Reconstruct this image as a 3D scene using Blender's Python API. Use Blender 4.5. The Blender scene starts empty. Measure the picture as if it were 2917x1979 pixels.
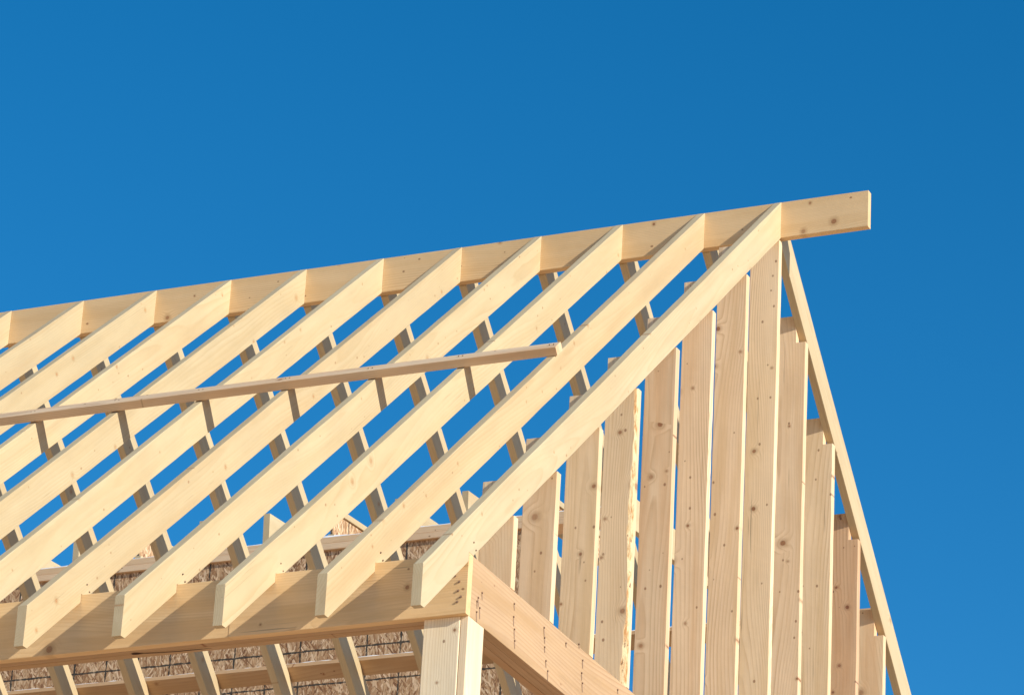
import bpy, bmesh, math, random
from mathutils import Vector, Matrix, noise as mnoise
random.seed(7)
sc = bpy.context.scene
col = sc.collection
G = 9.4                                   # height of the ridge above the ground

# ------------------------------------------------------------------ camera
cam = bpy.data.objects.new('camera', bpy.data.cameras.new('camera'))
col.objects.link(cam)
cr = Vector((0.91625395, 0.39728507, 0.0514127))
cu = Vector((0.11838001, -0.39112978, 0.91269035))
cf = Vector((-0.38270729, 0.8301699, 0.40540481))
cam.matrix_world = Matrix(((cr.x, cu.x, -cf.x, 5.55943), (cr.y, cu.y, -cf.y, -14.90768),
                           (cr.z, cu.z, -cf.z, -7.82259 + G), (0, 0, 0, 1)))
cam.data.sensor_width = 36.0
cam.data.lens = 11082.1 / 2917.0 * 36.0
cam.data.clip_start = 0.1
cam.data.clip_end = 12000
sc.camera = cam

# ------------------------------------------------------------------ light
SUN = Vector((1.0, -0.285, 0.43)).normalized()     # towards the sun
elev = math.asin(SUN.z)
azim = math.atan2(SUN.x, SUN.y)                    # clockwise from +Y
w = bpy.data.worlds.new('World'); sc.world = w; w.use_nodes = True
nt = w.node_tree; nt.nodes.clear()
sky = nt.nodes.new('ShaderNodeTexSky'); sky.sky_type = 'NISHITA'; sky.sun_disc = False
sky.sun_elevation = elev; sky.sun_rotation = azim
sky.altitude = 1500; sky.air_density = 1.0; sky.dust_density = 0.0; sky.ozone_density = 3.5
hs = nt.nodes.new('ShaderNodeHueSaturation'); hs.inputs['Saturation'].default_value = 1.33; hs.inputs['Hue'].default_value = 0.4935
bg = nt.nodes.new('ShaderNodeBackground'); bg.inputs['Strength'].default_value = 0.110
wo = nt.nodes.new('ShaderNodeOutputWorld')
tcw = nt.nodes.new('ShaderNodeTexCoord'); sepw = nt.nodes.new('ShaderNodeSeparateXYZ'); nt.links.new(tcw.outputs['Generated'], sepw.inputs[0])
def wmr(a, b, c, d):
    m = nt.nodes.new('ShaderNodeMapRange'); m.clamp = True
    for i_, v_ in zip((1, 2, 3, 4), (a, b, c, d)): m.inputs[i_].default_value = v_
    nt.links.new(sepw.outputs[2], m.inputs[0]); return m.outputs[0]
mw = nt.nodes.new('ShaderNodeMath'); mw.operation = 'MINIMUM'
nt.links.new(wmr(0.05, 0.25, 0.75, 1.32), mw.inputs[0]); nt.links.new(wmr(0.60, 0.95, 1.32, 1.0), mw.inputs[1])
nt.links.new(mw.outputs[0], hs.inputs['Saturation'])
nt.links.new(sky.outputs[0], hs.inputs['Color']); nt.links.new(hs.outputs[0], bg.inputs[0]); nt.links.new(bg.outputs[0], wo.inputs[0])
sl = bpy.data.lights.new('sun', 'SUN'); sl.energy = 3.9; sl.angle = math.radians(0.5); sl.color = (1.0, 0.955, 0.86)
so = bpy.data.objects.new('sun', sl); col.objects.link(so)
so.rotation_euler = SUN.to_track_quat('Z', 'Y').to_euler(); so.location = (30, -7, 30)
sc.view_settings.view_transform = 'Standard'
sc.view_settings.look = 'None'
sc.view_settings.gamma = 1.0
sc.view_settings.exposure = 0.5
sc.render.engine = 'CYCLES'
sc.cycles.max_bounces = 8
sc.cycles.diffuse_bounces = 6

# ------------------------------------------------------------------ materials
class NB:
    def __init__(s, name):
        s.m = bpy.data.materials.new(name); s.m.use_nodes = True
        s.t = s.m.node_tree; s.t.nodes.clear()
    def n(s, ty, **k):
        x = s.t.nodes.new(ty)
        for a, b in k.items(): setattr(x, a, b)
        return x
    def set(s, sock, v):
        if isinstance(v, bpy.types.NodeSocket): s.t.links.new(v, sock)
        else: sock.default_value = v
    def math(s, op, a, b=None, c=None, clamp=False):
        x = s.n('ShaderNodeMath', operation=op); x.use_clamp = clamp
        s.set(x.inputs[0], a)
        if b is not None: s.set(x.inputs[1], b)
        if c is not None: s.set(x.inputs[2], c)
        return x.outputs[0]
    def vm(s, op, a, b=None):
        x = s.n('ShaderNodeVectorMath', operation=op); s.set(x.inputs[0], a)
        if b is not None: s.set(x.inputs[1], b)
        return x.outputs['Value'] if op in ('LENGTH', 'DISTANCE') else x.outputs[0]
    def noise(s, v, scale=1.0, detail=2.0, rough=0.5, out='Fac'):
        x = s.n('ShaderNodeTexNoise'); s.set(x.inputs['Vector'], v); s.set(x.inputs['Scale'], scale)
        s.set(x.inputs['Detail'], detail); s.set(x.inputs['Roughness'], rough); return x.outputs[out]
    def mr(s, v, a, b, c=0.0, d=1.0, smooth=False):
        x = s.n('ShaderNodeMapRange', clamp=True)
        if smooth: x.interpolation_type = 'SMOOTHSTEP'
        for i, q in zip((0, 1, 2, 3, 4), (v, a, b, c, d)): s.set(x.inputs[i], q)
        return x.outputs[0]
    def mix(s, f, a, b, mode='MIX'):
        x = s.n('ShaderNodeMix', data_type='RGBA', blend_type=mode)
        s.set(x.inputs[0], f)
        s.set(x.inputs[6], a if isinstance(a, bpy.types.NodeSocket) else (*a, 1))
        s.set(x.inputs[7], b if isinstance(b, bpy.types.NodeSocket) else (*b, 1))
        return x.outputs[2]
    def out(s, c, rough=0.6, bump=None, bs=0.1, bd=0.002, spec=0.3):
        b = s.n('ShaderNodeBsdfPrincipled'); s.set(b.inputs['Base Color'], c if isinstance(c, bpy.types.NodeSocket) else (*c, 1))
        s.set(b.inputs['Roughness'], rough); b.inputs['Specular IOR Level'].default_value = spec
        if bump is not None:
            x = s.n('ShaderNodeBump'); x.inputs['Strength'].default_value = bs; x.inputs['Distance'].default_value = bd
            s.set(x.inputs['Height'], bump); s.t.links.new(x.outputs[0], b.inputs['Normal'])
        o = s.n('ShaderNodeOutputMaterial'); s.t.links.new(b.outputs[0], o.inputs[0]); return s.m

def wood(name, early, late, knots=0.3, kr=(0.003, 0.011), ring=0.009, contrast=0.5, vary=0.10, warm=(1, 1, 1), kcol=(0.20, 0.085, 0.035), split=0.0, heart=0.35, pins=0.07):
    """sawn softwood: local X runs along the board, Z across its width"""
    N = NB(name)
    oc = N.n('ShaderNodeTexCoord').outputs['Object']
    rnd = N.n('ShaderNodeObjectInfo').outputs['Random']
    cx = N.n('ShaderNodeCombineXYZ'); N.set(cx.inputs[0], N.math('MULTIPLY', rnd, 91.0)); N.set(cx.inputs[1], N.math('MULTIPLY', rnd, 17.0)); N.set(cx.inputs[2], N.math('MULTIPLY', rnd, 53.0))
    P = N.vm('ADD', oc, cx.outputs[0])
    # knots
    sw = N.n('ShaderNodeSeparateXYZ'); N.set(sw.inputs[0], P)
    cw = N.n('ShaderNodeCombineXYZ'); N.set(cw.inputs[0], N.math('MULTIPLY', sw.outputs[0], 5.2)); N.set(cw.inputs[1], N.math('MULTIPLY', sw.outputs[2], 5.2))
    sp = cw.outputs[0]
    vo = N.n('ShaderNodeTexVoronoi', feature='F1', voronoi_dimensions='2D'); N.set(vo.inputs['Vector'], N.vm('ADD', sp, N.vm('MULTIPLY', N.noise(P, 25, 1, out='Color'), (0.03, 0.03, 0.0)))); vo.inputs['Scale'].default_value = 1.0
    d = N.math('DIVIDE', vo.outputs['Distance'], 5.2)
    sc3 = N.n('ShaderNodeSeparateColor'); N.set(sc3.inputs[0], vo.outputs['Color'])
    on = N.math('GREATER_THAN', sc3.outputs[0], 1.0 - knots)
    R = N.math('MULTIPLY', N.math('ADD', N.math('MULTIPLY', N.math('POWER', sc3.outputs[1], 2.0), kr[1] - kr[0]), kr[0]), on)
    core = N.math('SUBTRACT', 1.0, N.mr(d, N.math('MULTIPLY', R, 0.75), N.math('ADD', N.math('MULTIPLY', R, 1.05), 0.0004)))
    core = N.math('MULTIPLY', core, on)
    halo = N.math('MULTIPLY', N.math('SUBTRACT', 1.0, N.mr(d, R, N.math('MULTIPLY', R, 2.6), smooth=True)), on)
    swirl = N.math('MULTIPLY', N.math('SUBTRACT', 1.0, N.mr(d, 0.0, N.math('MULTIPLY', R, 5.0), smooth=True)), N.math('MULTIPLY', R, 1.6))
    # growth rings round a wandering pith
    lw = N.noise(N.vm('MULTIPLY', P, (0.55, 2.0, 2.0)), 1.0, 1, out='Color')
    ls = N.n('ShaderNodeSeparateColor'); N.set(ls.inputs[0], lw)
    fw = N.noise(N.vm('MULTIPLY', P, (3.5, 22, 22)), 1.0, 2, 0.5)
    so_ = N.n('ShaderNodeSeparateXYZ'); N.set(so_.inputs[0], oc)
    py = N.math('ADD', so_.outputs[1], N.math('ADD', 0.015, N.math('MULTIPLY', ls.outputs[0], 0.11)))
    pz = N.math('ADD', so_.outputs[2], N.math('MULTIPLY', N.math('SUBTRACT', N.math('ADD', ls.outputs[1], N.math('MULTIPLY', rnd, 0.5)), 0.75), 0.30))
    rr = N.math('SQRT', N.math('ADD', N.math('MULTIPLY', py, py), N.math('MULTIPLY', pz, pz)))
    rr = N.math('ADD', N.math('ADD', rr, swirl), N.math('MULTIPLY', fw, 0.006))
    saw = N.math('FRACT', N.math('DIVIDE', rr, ring))
    rg = N.math('POWER', saw, 2.5)
    rg = N.math('MULTIPLY', rg, N.math('SUBTRACT', 1.0, N.mr(saw, 0.90, 1.0)))
    amp = N.mr(N.noise(N.vm('MULTIPLY', P, (0.8, 9, 9)), 1.0, 2), 0.35, 0.7, 0.25, 1.0)
    fib = N.noise(N.vm('MULTIPLY', P, (6, 240, 240)), 1.0, 3, 0.6)
    broad = N.noise(N.vm('MULTIPLY', P, (1.1, 14, 14)), 1.0, 3, 0.55)
    c = N.mix(N.math('MULTIPLY', N.math('MULTIPLY', rg, amp), contrast), early, late)
    hc = N.mix(N.math('FRACT', N.math('MULTIPLY', rnd, 7.0)), tuple(a * f for a, f in zip(early, (0.88, 0.76, 0.66))), tuple(a * f for a, f in zip(early, (0.86, 0.82, 0.72))))
    c = N.mix(N.mr(broad, 0.38, 0.68, 0.0, heart, smooth=True), c, hc)
    tintv = N.math('FRACT', N.math('MULTIPLY', rnd, 13.7))
    c = N.mix(N.math('MULTIPLY', tintv, min(0.8, vary * 5)), c, N.mix(1.0, c, (1.0, 0.93, 0.86), 'MULTIPLY'))
    val = N.math('ADD', N.math('ADD', 1.0 - vary / 2, N.math('MULTIPLY', rnd, vary)), N.math('MULTIPLY', N.math('SUBTRACT', fib, 0.5), 0.16))
    blot = N.mr(N.noise(N.vm('MULTIPLY', P, (3, 5, 7)), 1.0, 4, 0.6), 0.3, 0.75, 1.04, 0.93)
    hv = N.n('ShaderNodeHueSaturation'); N.set(hv.inputs['Color'], c); N.set(hv.inputs['Value'], N.math('MULTIPLY', val, blot)); c = hv.outputs[0]
    c = N.mix(N.math('MULTIPLY', halo, 0.38), c, tuple(0.45 * a + 0.55 * b for a, b in zip(late, kcol)))
    kc = N.mix(N.mr(N.noise(P, 400, 2), 0.4, 0.6), kcol, tuple(min(1, 2.0 * x) for x in kcol))
    c = N.mix(N.math('MULTIPLY', core, N.mr(sc3.outputs[2], 0, 1, 0.45, 1.0)), c, kc)
    # fine dark checks along the grain
    if split:
        ch = N.noise(N.vm('MULTIPLY', P, (2.2, 90, 90)), 1.0, 2, 0.5)
        gate = N.mr(N.noise(N.vm('MULTIPLY', P, (1.5, 7, 7)), 1.0, 1), 0.55, 0.62)
        c = N.mix(N.math('MULTIPLY', N.math('MULTIPLY', N.mr(ch, 0.66, 0.70), gate), split), c, (0.22, 0.14, 0.08))
    # small dings, stains
    vd = N.n('ShaderNodeTexVoronoi', feature='F1', voronoi_dimensions='2D'); N.set(vd.inputs['Vector'], N.vm('MULTIPLY', sp, (2.6, 3.4, 1))); vd.inputs['Scale'].default_value = 1.0
    s2 = N.n('ShaderNodeSeparateColor'); N.set(s2.inputs[0], vd.outputs['Color'])
    ding = N.math('MULTIPLY', N.math('SUBTRACT', 1.0, N.mr(vd.outputs['Distance'], N.mr(s2.outputs[1], 0, 1, 0.005, 0.075), N.mr(s2.outputs[1], 0, 1, 0.06, 0.12))), N.math('GREATER_THAN', s2.outputs[0], 1.0 - pins))
    c = N.mix(N.math('MULTIPLY', ding, 0.75), c, tuple(1.1 * x for x in kcol))
    hgt = N.math('ADD', N.math('MULTIPLY', fib, 0.5), N.math('ADD', N.math('MULTIPLY', rg, -0.3), N.math('MULTIPLY', N.noise(P, 22, 3), 1.2)))
    return N.out(c, N.mr(fib, 0.3, 0.7, 0.5, 0.68), hgt, 0.35, 0.0016)

M_RAFTER = wood('spruce_rafter', (0.565, 0.450, 0.272), (0.45, 0.31, 0.15), knots=0.42, kr=(0.0025, 0.011), contrast=0.6, vary=0.10, kcol=(0.30, 0.16, 0.07), heart=0.45, pins=0.07, split=0.25)
M_RIDGE = wood('spruce_ridge', (0.74, 0.515, 0.275), (0.48, 0.27, 0.11), knots=0.5, kr=(0.003, 0.014), contrast=0.9, vary=0.08, split=0.5, heart=0.6, pins=0.07)
M_STUD = wood('pine_stud', (0.83, 0.63, 0.40), (0.50, 0.31, 0.15), knots=0.65, kr=(0.005, 0.015), contrast=0.9, vary=0.14, ring=0.009, split=0.55, heart=0.8, pins=0.17, kcol=(0.20, 0.09, 0.04))
M_STUDP = wood('pink_pine_stud', (0.82, 0.605, 0.385), (0.48, 0.28, 0.13), knots=0.60, kr=(0.005, 0.015), contrast=0.95, vary=0.14, ring=0.011, split=0.3, heart=0.9, pins=0.13, kcol=(0.20, 0.085, 0.035))
M_STUDR = wood('dark_pine_stud', (0.66, 0.43, 0.25), (0.40, 0.20, 0.09), knots=0.70, kr=(0.005, 0.016), contrast=0.95, vary=0.10, ring=0.010, split=0.4, heart=0.9, pins=0.16, kcol=(0.14, 0.05, 0.025))
M_FIR = wood('red_fir', (0.54, 0.358, 0.20), (0.36, 0.18, 0.08), knots=0.35, kr=(0.003, 0.010), contrast=0.75, vary=0.08, ring=0.016, heart=0.9, split=0.5, pins=0.06)
M_BEAM = wood('beam_spruce', (0.86, 0.60, 0.315), (0.56, 0.33, 0.14), knots=0.42, kr=(0.004, 0.016), contrast=0.6, vary=0.12, split=0.6, heart=0.8, pins=0.07)
M_POST = wood('post_spruce', (0.90, 0.75, 0.52), (0.58, 0.39, 0.19), knots=0.55, kr=(0.004, 0.014), contrast=0.8, vary=0.05, heart=0.7, pins=0.14, split=0.4)
M_BRACE = wood('brace_pine', (0.78, 0.56, 0.35), (0.46, 0.26, 0.13), knots=0.4, kr=(0.004, 0.014), contrast=0.9, vary=0.06, ring=0.008, heart=0.8, pins=0.12, split=0.5)

N = NB('steel_nail'); M_NAIL = N.out((0.20, 0.12, 0.075), 0.5)
N = NB('streak_brown'); M_STREAK = N.out((0.34, 0.21, 0.13), 0.8)
N = NB('wane_bark')
P = N.n('ShaderNodeTexCoord').outputs['Object']
c = N.mix(N.mr(N.noise(N.vm('MULTIPLY', P, (14, 60, 60)), 1, 4, 0.6), 0.45, 0.62), (0.78, 0.60, 0.34), (0.50, 0.24, 0.08))
c = N.mix(N.mr(N.noise(N.vm('MULTIPLY', P, (25, 80, 80)), 1, 3, 0.6), 0.62, 0.70), c, (0.16, 0.07, 0.03))
M_WANE = N.out(c, 0.7, N.noise(P, 90, 4, 0.7), 0.8, 0.003)
N = NB('snow')
P = N.n('ShaderNodeTexCoord').outputs['Object']
M_SNOW = N.out(N.mix(N.noise(P, 0.4, 4), (0.80, 0.81, 0.83), (0.88, 0.88, 0.89)), 0.6, N.noise(P, 30, 4), 0.3, 0.004)
N = NB('warm_bounce_ground')
P = N.n('ShaderNodeTexCoord').outputs['Object']
g = N.mr(N.noise(P, 0.22, 6, 0.65), 0.52, 0.66)
M_GROUND = N.out(N.mix(g, (0.78, 0.52, 0.325), (0.66, 0.41, 0.24)), 0.8, N.noise(P, 3, 6, 0.6), 0.6, 0.08)  # unseen ground, coloured warm tan to bounce warm light onto the timber

def osb():
    N = NB('strand_board')
    P = N.n('ShaderNodeTexCoord').outputs['Object']
    sx = N.n('ShaderNodeSeparateXYZ'); N.set(sx.inputs[0], P)
    base = None
    for i, (ang, s) in enumerate(((90, 1.0), (82, 1.2), (101, 0.85), (60, 1.25), (128, 1.1))):
        mp = N.n('ShaderNodeMapping'); mp.vector_type = 'POINT'
        q = N.vm('ADD', P, N.vm('MULTIPLY', N.noise(P, 14, 2, out='Color'), (0.014, 0.014, 0.014)))
        N.set(mp.inputs['Vector'], q); mp.inputs['Rotation'].default_value = (0, math.radians(ang), 0); mp.inputs['Location'].default_value = (i * 3.1, 0, i * 1.7)
        v = N.n('ShaderNodeTexVoronoi', feature='F1'); N.set(v.inputs['Vector'], N.vm('MULTIPLY', mp.outputs[0], (24 * s, 1.0, 115 * s))); v.inputs['Scale'].default_value = 1.0
        sp = N.n('ShaderNodeSeparateColor'); N.set(sp.inputs[0], v.outputs['Color'])
        r = N.n('ShaderNodeValToRGB'); N.set(r.inputs[0], sp.outputs[0])
        e = r.color_ramp.elements; e[0].position = 0.0; e[0].color = (0.22, 0.10, 0.045, 1); e[1].position = 1.0; e[1].color = (0.80, 0.57, 0.36, 1)
        k = e.new(0.3); k.color = (0.42, 0.23, 0.11, 1); k = e.new(0.65); k.color = (0.58, 0.37, 0.20, 1)
        edge = N.mr(v.outputs['Distance'], 0.42, 0.75, 1.0, 0.84)
        cc = r.outputs[0]
        hv = N.n('ShaderNodeHueSaturation'); N.set(hv.inputs['Color'], cc); N.set(hv.inputs['Value'], edge)
        if base is None: base = hv.outputs[0]; h = sp.outputs[1]
        else:
            f = N.math('GREATER_THAN', sp.outputs[1], 0.60 if i < 3 else 0.80)
            base = N.mix(f, base, hv.outputs[0]); h = N.math('MAXIMUM', h, N.math('MULTIPLY', f, sp.outputs[2]))
    # black chalked grid, 0.2 m apart
    wob = N.math('MULTIPLY', N.math('SUBTRACT', N.noise(P, 5, 4, 0.6), 0.5), 0.014)
    thick = N.mr(N.noise(P, 26, 3, 0.7), 0.3, 0.7, 0.0022, 0.0080)
    def line(coord, sp_):
        t = N.math('DIVIDE', N.math('ADD', coord, wob), sp_)
        dd = N.math('MULTIPLY', N.math('ABSOLUTE', N.math('SUBTRACT', t, N.math('ROUND', t))), sp_)
        return N.math('LESS_THAN', dd, thick)
    vl = line(sx.outputs[0], 0.2032)
    wn = N.n('ShaderNodeTexWhiteNoise', noise_dimensions='1D'); N.set(wn.inputs['W'], N.math('ADD', N.math('ROUND', N.math('DIVIDE', sx.outputs[0], 0.2032)), 0.37))
    vl = N.math('MULTIPLY', vl, N.math('GREATER_THAN', wn.outputs['Value'], 0.35))
    hl = N.math('MULTIPLY', line(sx.outputs[2], 0.2), N.math('LESS_THAN', sx.outputs[2], 0.1))
    m = N.math('MAXIMUM', vl, hl)
    m = N.math('MULTIPLY', m, N.mr(N.noise(P, 40, 2), 0.25, 0.5, 0.45, 0.95))
    c = N.mix(m, base, (0.035, 0.035, 0.03))
    return N.out(c, 0.75, h, 0.6, 0.004)
M_OSB = osb()

# ------------------------------------------------------------------ mesh helpers
def finish(name, bm, mats, parent, M):
    bmesh.ops.recalc_face_normals(bm, faces=bm.faces)
    me = bpy.data.meshes.new(name); bm.to_mesh(me); bm.free()
    for m in (mats if isinstance(mats, (list, tuple)) else [mats]): me.materials.append(m)
    o = bpy.data.objects.new(name, me); col.objects.link(o)
    place(o, parent, M); return o
def place(o, parent, M):
    if parent is not None:
        o.parent = parent
        o.matrix_parent_inverse = Matrix.Identity(4)
        o.matrix_basis = WM[parent.name].inverted() @ M
    else: o.matrix_basis = M
    WM[o.name] = M
WM = {}
def frame(u, w, loc):
    u = Vector(u).normalized(); w = Vector(w).normalized(); v = w.cross(u)
    return Matrix(((u.x, v.x, w.x, loc[0]), (u.y, v.y, w.y, loc[1]), (u.z, v.z, w.z, loc[2] + G), (0, 0, 0, 1)))
def empty(name, loc, label, cat):
    o = bpy.data.objects.new(name, None); col.objects.link(o); o.empty_display_size = 0.3
    M = Matrix.Translation((loc[0], loc[1], loc[2] + G)); o.matrix_basis = M; WM[o.name] = M
    o['label'] = label; o['category'] = cat; o['kind'] = 'thing'; return o
def prism_bm(poly, t, ease=0.0025, jit=0.0):
    """poly in local XZ, thickness t along local Y (0..t); long edges eased"""
    bm = bmesh.new()
    a = [bm.verts.new((x, 0, z)) for x, z in poly]
    b = [bm.verts.new((x, t, z)) for x, z in poly]
    bm.faces.new(a); bm.faces.new(b[::-1]); n = len(poly)
    for i in range(n): bm.faces.new((a[i], b[i], b[(i + 1) % n], a[(i + 1) % n]))
    es = []
    for e in bm.edges:
        d = (e.verts[1].co - e.verts[0].co)
        if d.length > 0.25 and abs(d.normalized().x) > 0.98: es.append(e)
    if ease: bmesh.ops.bevel(bm, geom=es, offset=ease, segments=2, affect='EDGES', profile=0.5)
    return bm
def lumber(name, poly, t, u, w, loc, mat, parent, ease=0.0025, bow=0.0, wob=0.0):
    bm = prism_bm(poly, t, ease)
    if wob: wobble(bm, wob)
    if bow:
        xs = [v.co.x for v in bm.verts]; L = max(xs) - min(xs); x0 = min(xs)
        for k in range(1, 8):
            g = list(bm.verts) + list(bm.edges) + list(bm.faces)
            bmesh.ops.bisect_plane(bm, geom=g, plane_co=(x0 + L * k / 8, 0, 0), plane_no=(1, 0, 0))
        for v in bm.verts:
            s = (v.co.x - x0) / L
            v.co.y += bow * math.sin(math.pi * s); v.co.z += bow * 0.6 * math.sin(math.pi * s * 1.3)
    return finish(name, bm, mat, parent, frame(u, w, loc))
WS = [0]
def wobble(bm, amp):
    """slight warp, twist and rough edges along local X"""
    WS[0] += 1; sd = WS[0] * 7.31
    xs = [v.co.x for v in bm.verts]; x0, x1 = min(xs), max(xs); n = max(6, int((x1 - x0) / 0.06)); n = min(n, 70)
    for k in range(1, n):
        g = list(bm.verts) + list(bm.edges) + list(bm.faces)
        bmesh.ops.bisect_plane(bm, geom=g, plane_co=(x0 + (x1 - x0) * k / n, 0, 0), plane_no=(1, 0, 0))
    zs = [v.co.z for v in bm.verts]; zm = (min(zs) + max(zs)) / 2
    for v in bm.verts:
        s_ = (v.co.x - x0) / (x1 - x0); e = math.sin(math.pi * min(1, max(0, s_)))
        q = v.co.x
        dy = amp * (2.2 * e * mnoise.noise(Vector((q * 0.6, sd, 0)))) + (v.co.z - zm) * amp * 10 * e * mnoise.noise(Vector((q * 0.5, sd, 5)))
        dz = amp * 1.3 * e * mnoise.noise(Vector((q * 0.8, sd, 9)))
        # each long edge wanders by itself
        key = (round(v.co.y * 60), round(v.co.z * 25))
        ed = Vector((q * 7.0, sd + key[0] * 3.3, key[1] * 1.7))
        dy += amp * 0.28 * mnoise.noise(ed); dz += amp * 0.45 * mnoise.noise(ed + Vector((0, 50, 0)))
        v.co.y += dy; v.co.z += dz
def rect(l, wd): return [(0, 0), (l, 0), (l, wd), (0, wd)]
def snow_strip(name, x0, x1, y0, y1, z, h, parent=None, tilt=0.0, seed=0, step=0.03, cover=0.45):
    """thin lumpy layer of snow on a horizontal or sloping board running along X"""
    bm = bmesh.new(); n = int((x1 - x0) / step); m = 5; g = []
    for i in range(n + 1):
        row = []
        for j in range(m + 1):
            x = x0 + (x1 - x0) * i / n; s = j / m
            k = mnoise.noise(Vector((x * 6 + seed, s * 2, seed))) * 0.6 + mnoise.noise(Vector((x * 21 + seed, s * 3, 3))) * 0.35
            hh = max(0.0, h * (cover + k)) * (0.45 if j in (0, m) else 1.0)
            y = y0 + (y1 - y0) * s + 0.004 * mnoise.noise(Vector((x * 30, s * 5, seed)))
            row.append((x, y, z + (y - y0) * tilt + hh + 0.0008))
        g.append(row)
    vt = [[bm.verts.new(p) for p in r] for r in g]
    vb = [[bm.verts.new((p[0], p[1], z + (p[1] - y0) * tilt - 0.002)) for p in (r[0], r[-1])] for r in g]
    for i in range(n):
        for j in range(m): bm.faces.new((vt[i][j], vt[i + 1][j], vt[i + 1][j + 1], vt[i][j + 1]))
        bm.faces.new((vt[i][0], vb[i][0], vb[i + 1][0], vt[i + 1][0]))
        bm.faces.new((vt[i][m], vt[i + 1][m], vb[i + 1][1], vb[i][1]))
    for f in bm.faces: f.smooth = True
    return finish(name, bm, M_SNOW, parent, Matrix.Translation((0, 0, G)))
nail_me = None
def nail(parent, p, nrm, r=0.0038, out=0.004, name='nail'):
    global nail_me
    if nail_me is None:
        bm = bmesh.new()
        bmesh.ops.create_cone(bm, cap_ends=True, segments=10, radius1=1, radius2=0.8, depth=1)
        nail_me = bpy.data.meshes.new('nail'); bm.to_mesh(nail_me); bm.free(); nail_me.materials.append(M_NAIL)
    o = bpy.data.objects.new(name, nail_me); col.objects.link(o)
    q = Vector(nrm).to_track_quat('Z', 'Y').to_matrix().to_4x4()
    place(o, parent, Matrix.Translation((p[0], p[1], p[2] + G)) @ q @ Matrix.Diagonal((r, r, out * 2, 1)))
    return o

# ------------------------------------------------------------------ dimensions (metres, ridge top at z = 0)
T = 0.038
TH = 0.7179104; S, C = math.sin(TH), math.cos(TH); TN = math.tan(TH)
PH = 0.1823                # plumb height of a rafter
DZ = -0.0369               # the back slope sits a little lower
YB, ZBT, ZBB = 3.1153, -2.8512, -3.0822
YE, HP = 3.4844, 0.1558
SP = 0.4064
def rx(i): return 0.0 if i == 0 else -(0.3701 + (i - 1) * SP)
XL = -6.6

# ------------------------------------------------------------------ ground
bm = bmesh.new(); R_ = 5000
bmesh.ops.create_grid(bm, x_segments=60, y_segments=60, size=R_)
gr = finish('ground', bm, M_GROUND, None, Matrix.Identity(4))
gr['kind'] = 'structure'

# ------------------------------------------------------------------ roof frame
roof = empty('roof_frame', (0, 0, ZBT), 'open gable roof frame of pale spruce rafters on a ridge board against the sky', 'roof frame')
lumber('ridge_board', rect(0.4143 - XL, 0.179), T, (1, 0, 0), (0, 0, 1), (XL, -0.019, -0.179), M_RIDGE, roof, wob=0.0014)

def slope_poly(pts, sgn, x0):
    """world (y,z) points of a rafter -> local X (down the slope), Z (up from it)"""
    u = (-C if sgn < 0 else C, -S); w_ = (-S if sgn < 0 else S, C)
    return [((y - x0[0]) * u[0] + (z - x0[1]) * u[1], (y - x0[0]) * w_[0] + (z - x0[1]) * w_[1]) for y, z in pts]
def top(y): return -(abs(y) - 0.019) * TN
y0 = -0.0192
und = lambda y: top(y) - PH
ys = -(0.019 + (-ZBT - PH) / TN)              # where the underside reaches the beam top
yend = -YE + (PH - HP) / TN
front = [(y0, 0), (-YE, top(YE)), (-YE, top(YE) - HP), (yend, top(YE) - HP), (-YB - 0.001, und(YB + 0.001)), (-YB - 0.001, ZBT + 0.001), (ys, ZBT + 0.001), (y0, -PH)]
org = (y0, 0.0)
fp = slope_poly(front, -1, org)
r0 = None
for i in range(0, 13):
    o = r0 = lumber('rafter', fp, T, (0, -C, -S), (0, -S, C), (rx(i) - T + random.uniform(-0.002, 0.002) * (i > 0), y0, 0), M_RAFTER, roof, wob=0.0022)
    # pairs of nails where the rafter is toe-nailed to the beam
    rf = o
    if i < 5:
        for (dy, dz) in ((0.012, 0.050), (0.034, 0.028)):
            nail(rf, (rx(i) + 0.0012, -YB + dy + 0.02, ZBT + dz), (1, -0.3, 0.2), 0.0034, 0.0025)
# back slope: thickness must still point to +X, so mirror the local frame
BE = 2.985
by0 = 0.0192
DZB = -0.002
back = [(by0, DZB), (BE, top(BE) + DZB), (BE, top(BE) + DZB - PH), (by0, DZB - PH)]
ub, wb = (0, C, -S), (0, S, C)                # v = w x u = -X
bpoly = slope_poly(back, 1, (by0, DZB))
b0 = None
for i in range(0, 16):
    x = -0.012 if i == 0 else rx(i) + 0.014 + random.uniform(-0.002, 0.002)
    b0 = lumber('rafter', bpoly, T, ub, wb, (x, by0, DZB), M_RAFTER, roof, wob=0.0022)
# braces laid flat on the rafters: width runs along the slope, thickness stands off it
fy = 1.622 - 0.067 * C
fb = lumber('brace', rect(6.10, 0.067), T, (1, 0, 0), (0, -C, -S), (-6.46, -fy, top(fy) + 0.002), M_BRACE, roof, bow=0.004)
fb['label'] = 'rough knotty brace laid across the front rafters, ending short of the last one'
nl = [(-0.39, 0.035), (-0.80, 0.03), (-1.21, 0.04), (-1.60, 0.03), (-2.01, 0.036), (-2.42, 0.03), (-2.83, 0.04)]
for x, s_ in nl:
    yy = fy + s_ * C
    for e in (-0.007, 0.012):
        nail(fb, (x + e, -yy - S * T, top(yy) + C * T + 0.004), (0.2, -S, C), 0.0028, 0.004)
bb = lumber('brace', rect(6.4, 0.089), T, (1, 0, 0), (0, -C, S), (-6.5, 1.671, top(1.671) + 0.001), M_FIR, roof, bow=0.003)
bb['label'] = 'reddish snow dusted brace under the far rafters, seen below the eave beam'
ytop = 1.671 - 0.089 * C
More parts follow.
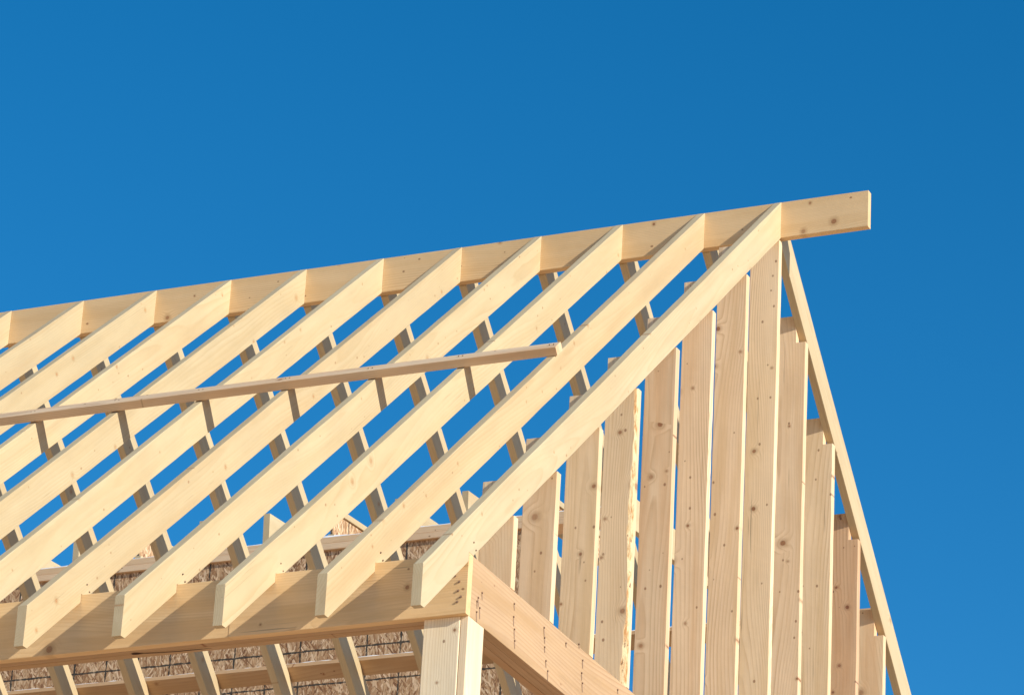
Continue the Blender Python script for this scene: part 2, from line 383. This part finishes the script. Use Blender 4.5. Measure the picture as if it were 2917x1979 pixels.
sn = snow_strip('snow_dusting', -6.5, -0.35, ytop + S * T - 0.001, ytop + S * T + 0.05, top(ytop) + C * T + 0.001, 0.010, roof, tilt=-TN, seed=4.0, cover=0.30)

# ------------------------------------------------------------------ eave beam
beam = empty('eave_beam', (-3, -YB, ZBB), 'long built-up eave beam that the rafter tails rest on, pale with a reddish underside', 'beam')
BH = ZBT - ZBB
XJ = -0.95                                     # butt joint in the front ply
lumber('ply', rect(-XJ, BH), T, (1, 0, 0), (0, 0, 1), (XJ, -YB, ZBB), M_BEAM, beam, wob=0.0012)
lumber('ply', rect(XJ - XL - 0.0015, BH - 0.001), T, (1, 0, 0), (0, 0, 1), (XL, -YB + 0.0012, ZBB), M_BEAM, beam)
lumber('ply', rect(-XL - 0.116, BH - 0.002), T - 0.001, (1, 0, 0), (0, 0, 1), (XL, -YB + T + 0.001, ZBB + 0.001), M_FIR, beam)
lumber('ply', rect(-XL - 0.116, BH - 0.001), T, (1, 0, 0), (0, 0, 1), (XL, -YB + 2 * T + 0.001, ZBB), M_FIR, beam)
for x, z in [(-0.05, -2.936), (-0.032, -2.96), (-0.034, -2.994), (-0.022, -3.018), (-0.035, -3.036)]:
    nail(beam, (x, -YB - 0.001, z), (0.4, -1, 0.1), 0.005, 0.003)
snow_strip('snow_dusting', XL, -0.12, -YB + 0.03, -YB + 0.112, ZBT, 0.016, beam, seed=9.0, cover=0.35)

# a long open split with a knot hole along the underside
bm = bmesh.new()
cp = [(-1.388, -3.047, 0.005), (-1.376, -3.047, 0.009), (-1.36, -3.046, 0.007), (-1.345, -3.043, 0.0025), (-1.27, -3.034, 0.0022), (-1.20, -3.029, 0.0030), (-1.13, -3.028, 0.0024), (-1.065, -3.027, 0.0008)]
for a, b_ in zip(cp[:-1], cp[1:]):
    bm.faces.new([bm.verts.new(q) for q in ((a[0], a[1] - a[2], 0), (b_[0], b_[1] - b_[2], 0), (b_[0], b_[1] + b_[2], 0), (a[0], a[1] + a[2], 0))])
bmesh.ops.remove_doubles(bm, verts=bm.verts, dist=0.0003)
NS = NB('dark_split'); M_SPLIT = NS.out((0.06, 0.025, 0.015), 0.9)
finish('split', bm, M_SPLIT, beam, Matrix.Translation((0, 0, ZBB + G - 0.0015)))

# ------------------------------------------------------------------ gable end wall
gab = empty('gable_wall', (0, 0, ZBB), 'gable end of tall knotty studs stepped under the sloping rafters, standing on a pinkish header', 'gable wall')
hy0 = -YB + T + 0.0008
# header plies run along +Y: u=(0,1,0), w=(0,0,1) -> v = w x u = -X
for k, (mat, dz) in enumerate(((M_FIR, 0.0), (M_FIR, 0.0015), (M_FIR, 0.0008))):
    lumber('ply', rect(6.15, BH - dz), T - 0.0012, (0, 1, 0), (0, 0, 1), (-k * T, hy0, ZBB + dz * 0.6), mat, gab, ease=0.003, wob=0.0010)
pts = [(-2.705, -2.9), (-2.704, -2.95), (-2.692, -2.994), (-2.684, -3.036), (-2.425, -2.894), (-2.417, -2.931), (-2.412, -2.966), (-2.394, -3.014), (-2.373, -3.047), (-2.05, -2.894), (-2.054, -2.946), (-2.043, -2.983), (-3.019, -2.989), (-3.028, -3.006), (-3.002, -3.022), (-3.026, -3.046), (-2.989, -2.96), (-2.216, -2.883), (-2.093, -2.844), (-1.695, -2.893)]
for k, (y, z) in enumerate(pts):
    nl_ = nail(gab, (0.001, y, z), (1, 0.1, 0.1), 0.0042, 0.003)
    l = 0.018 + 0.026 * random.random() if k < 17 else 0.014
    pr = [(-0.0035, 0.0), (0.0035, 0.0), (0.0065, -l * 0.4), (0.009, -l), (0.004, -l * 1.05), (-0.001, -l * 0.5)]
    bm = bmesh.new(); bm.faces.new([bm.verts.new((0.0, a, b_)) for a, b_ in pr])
    finish('nail_streak', bm, M_STREAK, gab, Matrix.Translation((0.0012, y, z + G)))  # flat dark brown streak running down from each nail
sy = [-2.742, -2.374, -1.985, -1.616, -1.215, -0.822, -0.426, -0.032, 0.340, 0.735, 1.112, 1.500, 1.90, 2.30]
W6 = 0.137
mats = [M_STUD, M_STUDP, M_STUD, M_STUD, M_STUDP, M_STUDP, M_STUDP, M_STUD, M_STUDP, M_STUD, M_STUDR, M_STUD, M_STUD, M_STUDP]
for k, y in enumerate(sy):
    zb = ZBT + 0.001
    if y < -0.1:
        zo = und(y) - 0.006; zi = top(y) - 0.040
    elif y < 0.1:
        zo = -0.1955; zi = -0.1805
    else:
        zo = und(y + T) + DZ - 0.004; zi = top(y) + DZ - 0.085
    # local X up, local Z from the inner edge (0) to the outer one (W6)
    if abs(y) < 0.1:
        poly = [(0, 0), (zi - zb, 0), (zi - zb, W6 - 0.0395), (zo - zb, W6 - 0.0395), (zo - zb, W6), (0, W6)]
    elif y < 0:
        poly = [(0, 0), (zi - zb, 0), (zi - zb, W6 - 0.0395), (zo - zb, W6 - 0.0395), (zo - zb, W6), (0, W6)]
    else:
        poly = [(0, 0), (zi - zb, 0), (zi - zb, W6 - 0.047), (zo - zb, W6 - 0.047), (zo - zb, W6), (0, W6)]
    lean = random.uniform(-0.0012, 0.0012)
    u_ = (0, lean, 1)
    if k == 3:
        # the stud with bark left on its outer corner
        bm = bmesh.new(); n = 70; L = zo - zb; Li = zi - zb
        rows = []
        for q in range(n + 1):
            x = L * q / n
            a = 0.010 + 0.016 * max(0, 0.5 + 0.5 * math.sin(q * 0.17 + 1.2)) * (0.4 + 0.6 * (1 - q / n)) + 0.007 * mnoise.noise(Vector((q * 0.35, 2.0, 0)))
            b_ = 0.010 + 0.007 * mnoise.noise(Vector((q * 0.3, 9.0, 0))) + 0.006 * (1 - q / n)
            a = max(a, 0.003); b_ = max(b_, 0.003)
            # section: thickness local Y (0 = back, T = towards -Y), width local Z (outer = W6)
            sec = [(0, 0), (T, 0), (T, W6 - a), (T - b_ * 0.45, W6 - a * 0.35), (T - b_, W6), (0, W6)]
            rows.append([bm.verts.new((x, yy, zz)) for yy, zz in sec])
        for q in range(n):
            for m_ in range(6):
                f = bm.faces.new((rows[q][m_], rows[q + 1][m_], rows[q + 1][(m_ + 1) % 6], rows[q][(m_ + 1) % 6]))
                if m_ in (2, 3): f.material_index = 1
        bm.faces.new(rows[0]); bm.faces.new(rows[n][::-1])
        # tongue that rises behind the rafter
        tb = [bm.verts.new((x_, y_, z_)) for x_ in (L - 0.02, Li) for y_, z_ in ((0.0005, 0.0005), (T - 0.0005, 0.0005), (T - 0.0005, W6 - 0.0395), (0.0005, W6 - 0.0395))]
        for f in ((0, 1, 2, 3), (4, 7, 6, 5), (0, 4, 5, 1), (1, 5, 6, 2), (2, 6, 7, 3), (3, 7, 4, 0)): bm.faces.new([tb[i_] for i_ in f])
        o = finish('stud', bm, [mats[k], M_WANE], gab, frame(u_, (1, 0, 0), (-W6, y + T, zb)))
        o['label'] = 'stud with golden bark left along its ragged outer edge'
    else:
        o = lumber('stud', poly, T, u_, (1, 0, 0), (-W6, y + T, zb), mats[k], gab, ease=0.002, wob=0.0024)

# ------------------------------------------------------------------ corner post
post = empty('corner_post', (-0.08, -3.02, -G), 'built-up corner post of bright planks under the end of the eave beam', 'post')
PB = -G + 0.0; PT = ZBB - 0.0008
ln = PT - PB
# right-hand stud, edge on to the front
lumber('stud', rect(ln, W6), T - 0.008, (0, 0, 1), (0, 1, 0), (-0.030, -3.0885, PB), M_POST, post, ease=0.003)
# planks facing the front, behind one another
lumber('stud', rect(ln, 0.142), T, (0, 0, 1), (1, 0, 0), (-0.1735, -3.0915 + T, PB), M_POST, post, ease=0.003)
lumber('stud', rect(ln, 0.142), T, (0, 0, 1), (1, 0, 0), (-0.1735, -3.0915 + 2 * T + 0.001, PB), M_POST, post, ease=0.003)
lumber('stud', rect(ln, 0.142), T, (0, 0, 1), (1, 0, 0), (-0.1735, -3.0915 + 3 * T + 0.002, PB), M_POST, post, ease=0.003)

# ------------------------------------------------------------------ sheathed wall behind
YW = 3.02
wall = empty('sheathed_wall', (-6, YW, -G), 'brown strand board wall with black grid lines behind the rafters, topped by joist ends', 'wall')
bm = bmesh.new()
x0, x1, z0, z1 = -11.0, -2.45, -G, -0.166
ox, oz = -4.287, -0.746
vs = [bm.verts.new((a - ox, b_, c_ - oz)) for b_ in (0, 0.012) for a, c_ in ((x0, z0), (x1, z0), (x1, z1), (x0, z1))]
for f in ((0, 1, 2, 3), (4, 7, 6, 5), (0, 4, 5, 1), (1, 5, 6, 2), (2, 6, 7, 3), (3, 7, 4, 0)): bm.faces.new([vs[i_] for i_ in f])
finish('sheathing', bm, M_OSB, wall, Matrix.Translation((ox, YW, oz + G)))
for k, za in enumerate((-0.1655, -0.127)):
    lumber('top_plate', rect(11.0 - 2.0 - 0.02 * k, 0.0375), 0.14, (1, 0, 0), (0, 0, 1), (-11.0, YW - 0.020 + 0.003 * k, za), M_BRACE, wall)
snow_strip('snow_dusting', -9.0, -2.1, YW - 0.012, YW + 0.10, -0.0893, 0.020, wall, seed=2.0, cover=0.42)
# studs that carry the sheathing
for k in range(0, 21):
    x = -2.49 - k * SP
    lumber('stud', rect(G - 0.17, 0.14), T, (0, 0, 1), (0, 1, 0), (x, YW + 0.0125, -G), M_STUD, wall, ease=0.002) if k in (0, 20) else None
# joists: sawn ones and I-joists with a strand board web
rise = 0.07
for k in range(-8, 6):
    x = -4.132 + k * SP
    u_ = Vector((0, 1, rise)).normalized(); w_ = Vector((0, -rise, 1)).normalized()
    j0 = (x, YW + 0.0, -0.088)
    if k in (-2, 1, 4, -5):
        web = lumber('joist', rect(1.6, 0.185), 0.012, u_, w_, (x - 0.012, j0[1], j0[2]), M_OSB, wall, ease=0)
        lumber('flange', rect(1.6, 0.034), T, u_, w_, (x, j0[1], j0[2] + 0.151), M_RAFTER, web, ease=0.002)
        lumber('flange', rect(1.6, 0.022), T, u_, w_, (x, j0[1], j0[2] - 0.001), M_RAFTER, web, ease=0.002)
        web['label'] = 'I-shaped joist end with a strand board web'
    else:
        lumber('joist', rect(1.6, 0.184), T, u_, w_, (x, j0[1], j0[2]), M_RAFTER, wall, ease=0.002)
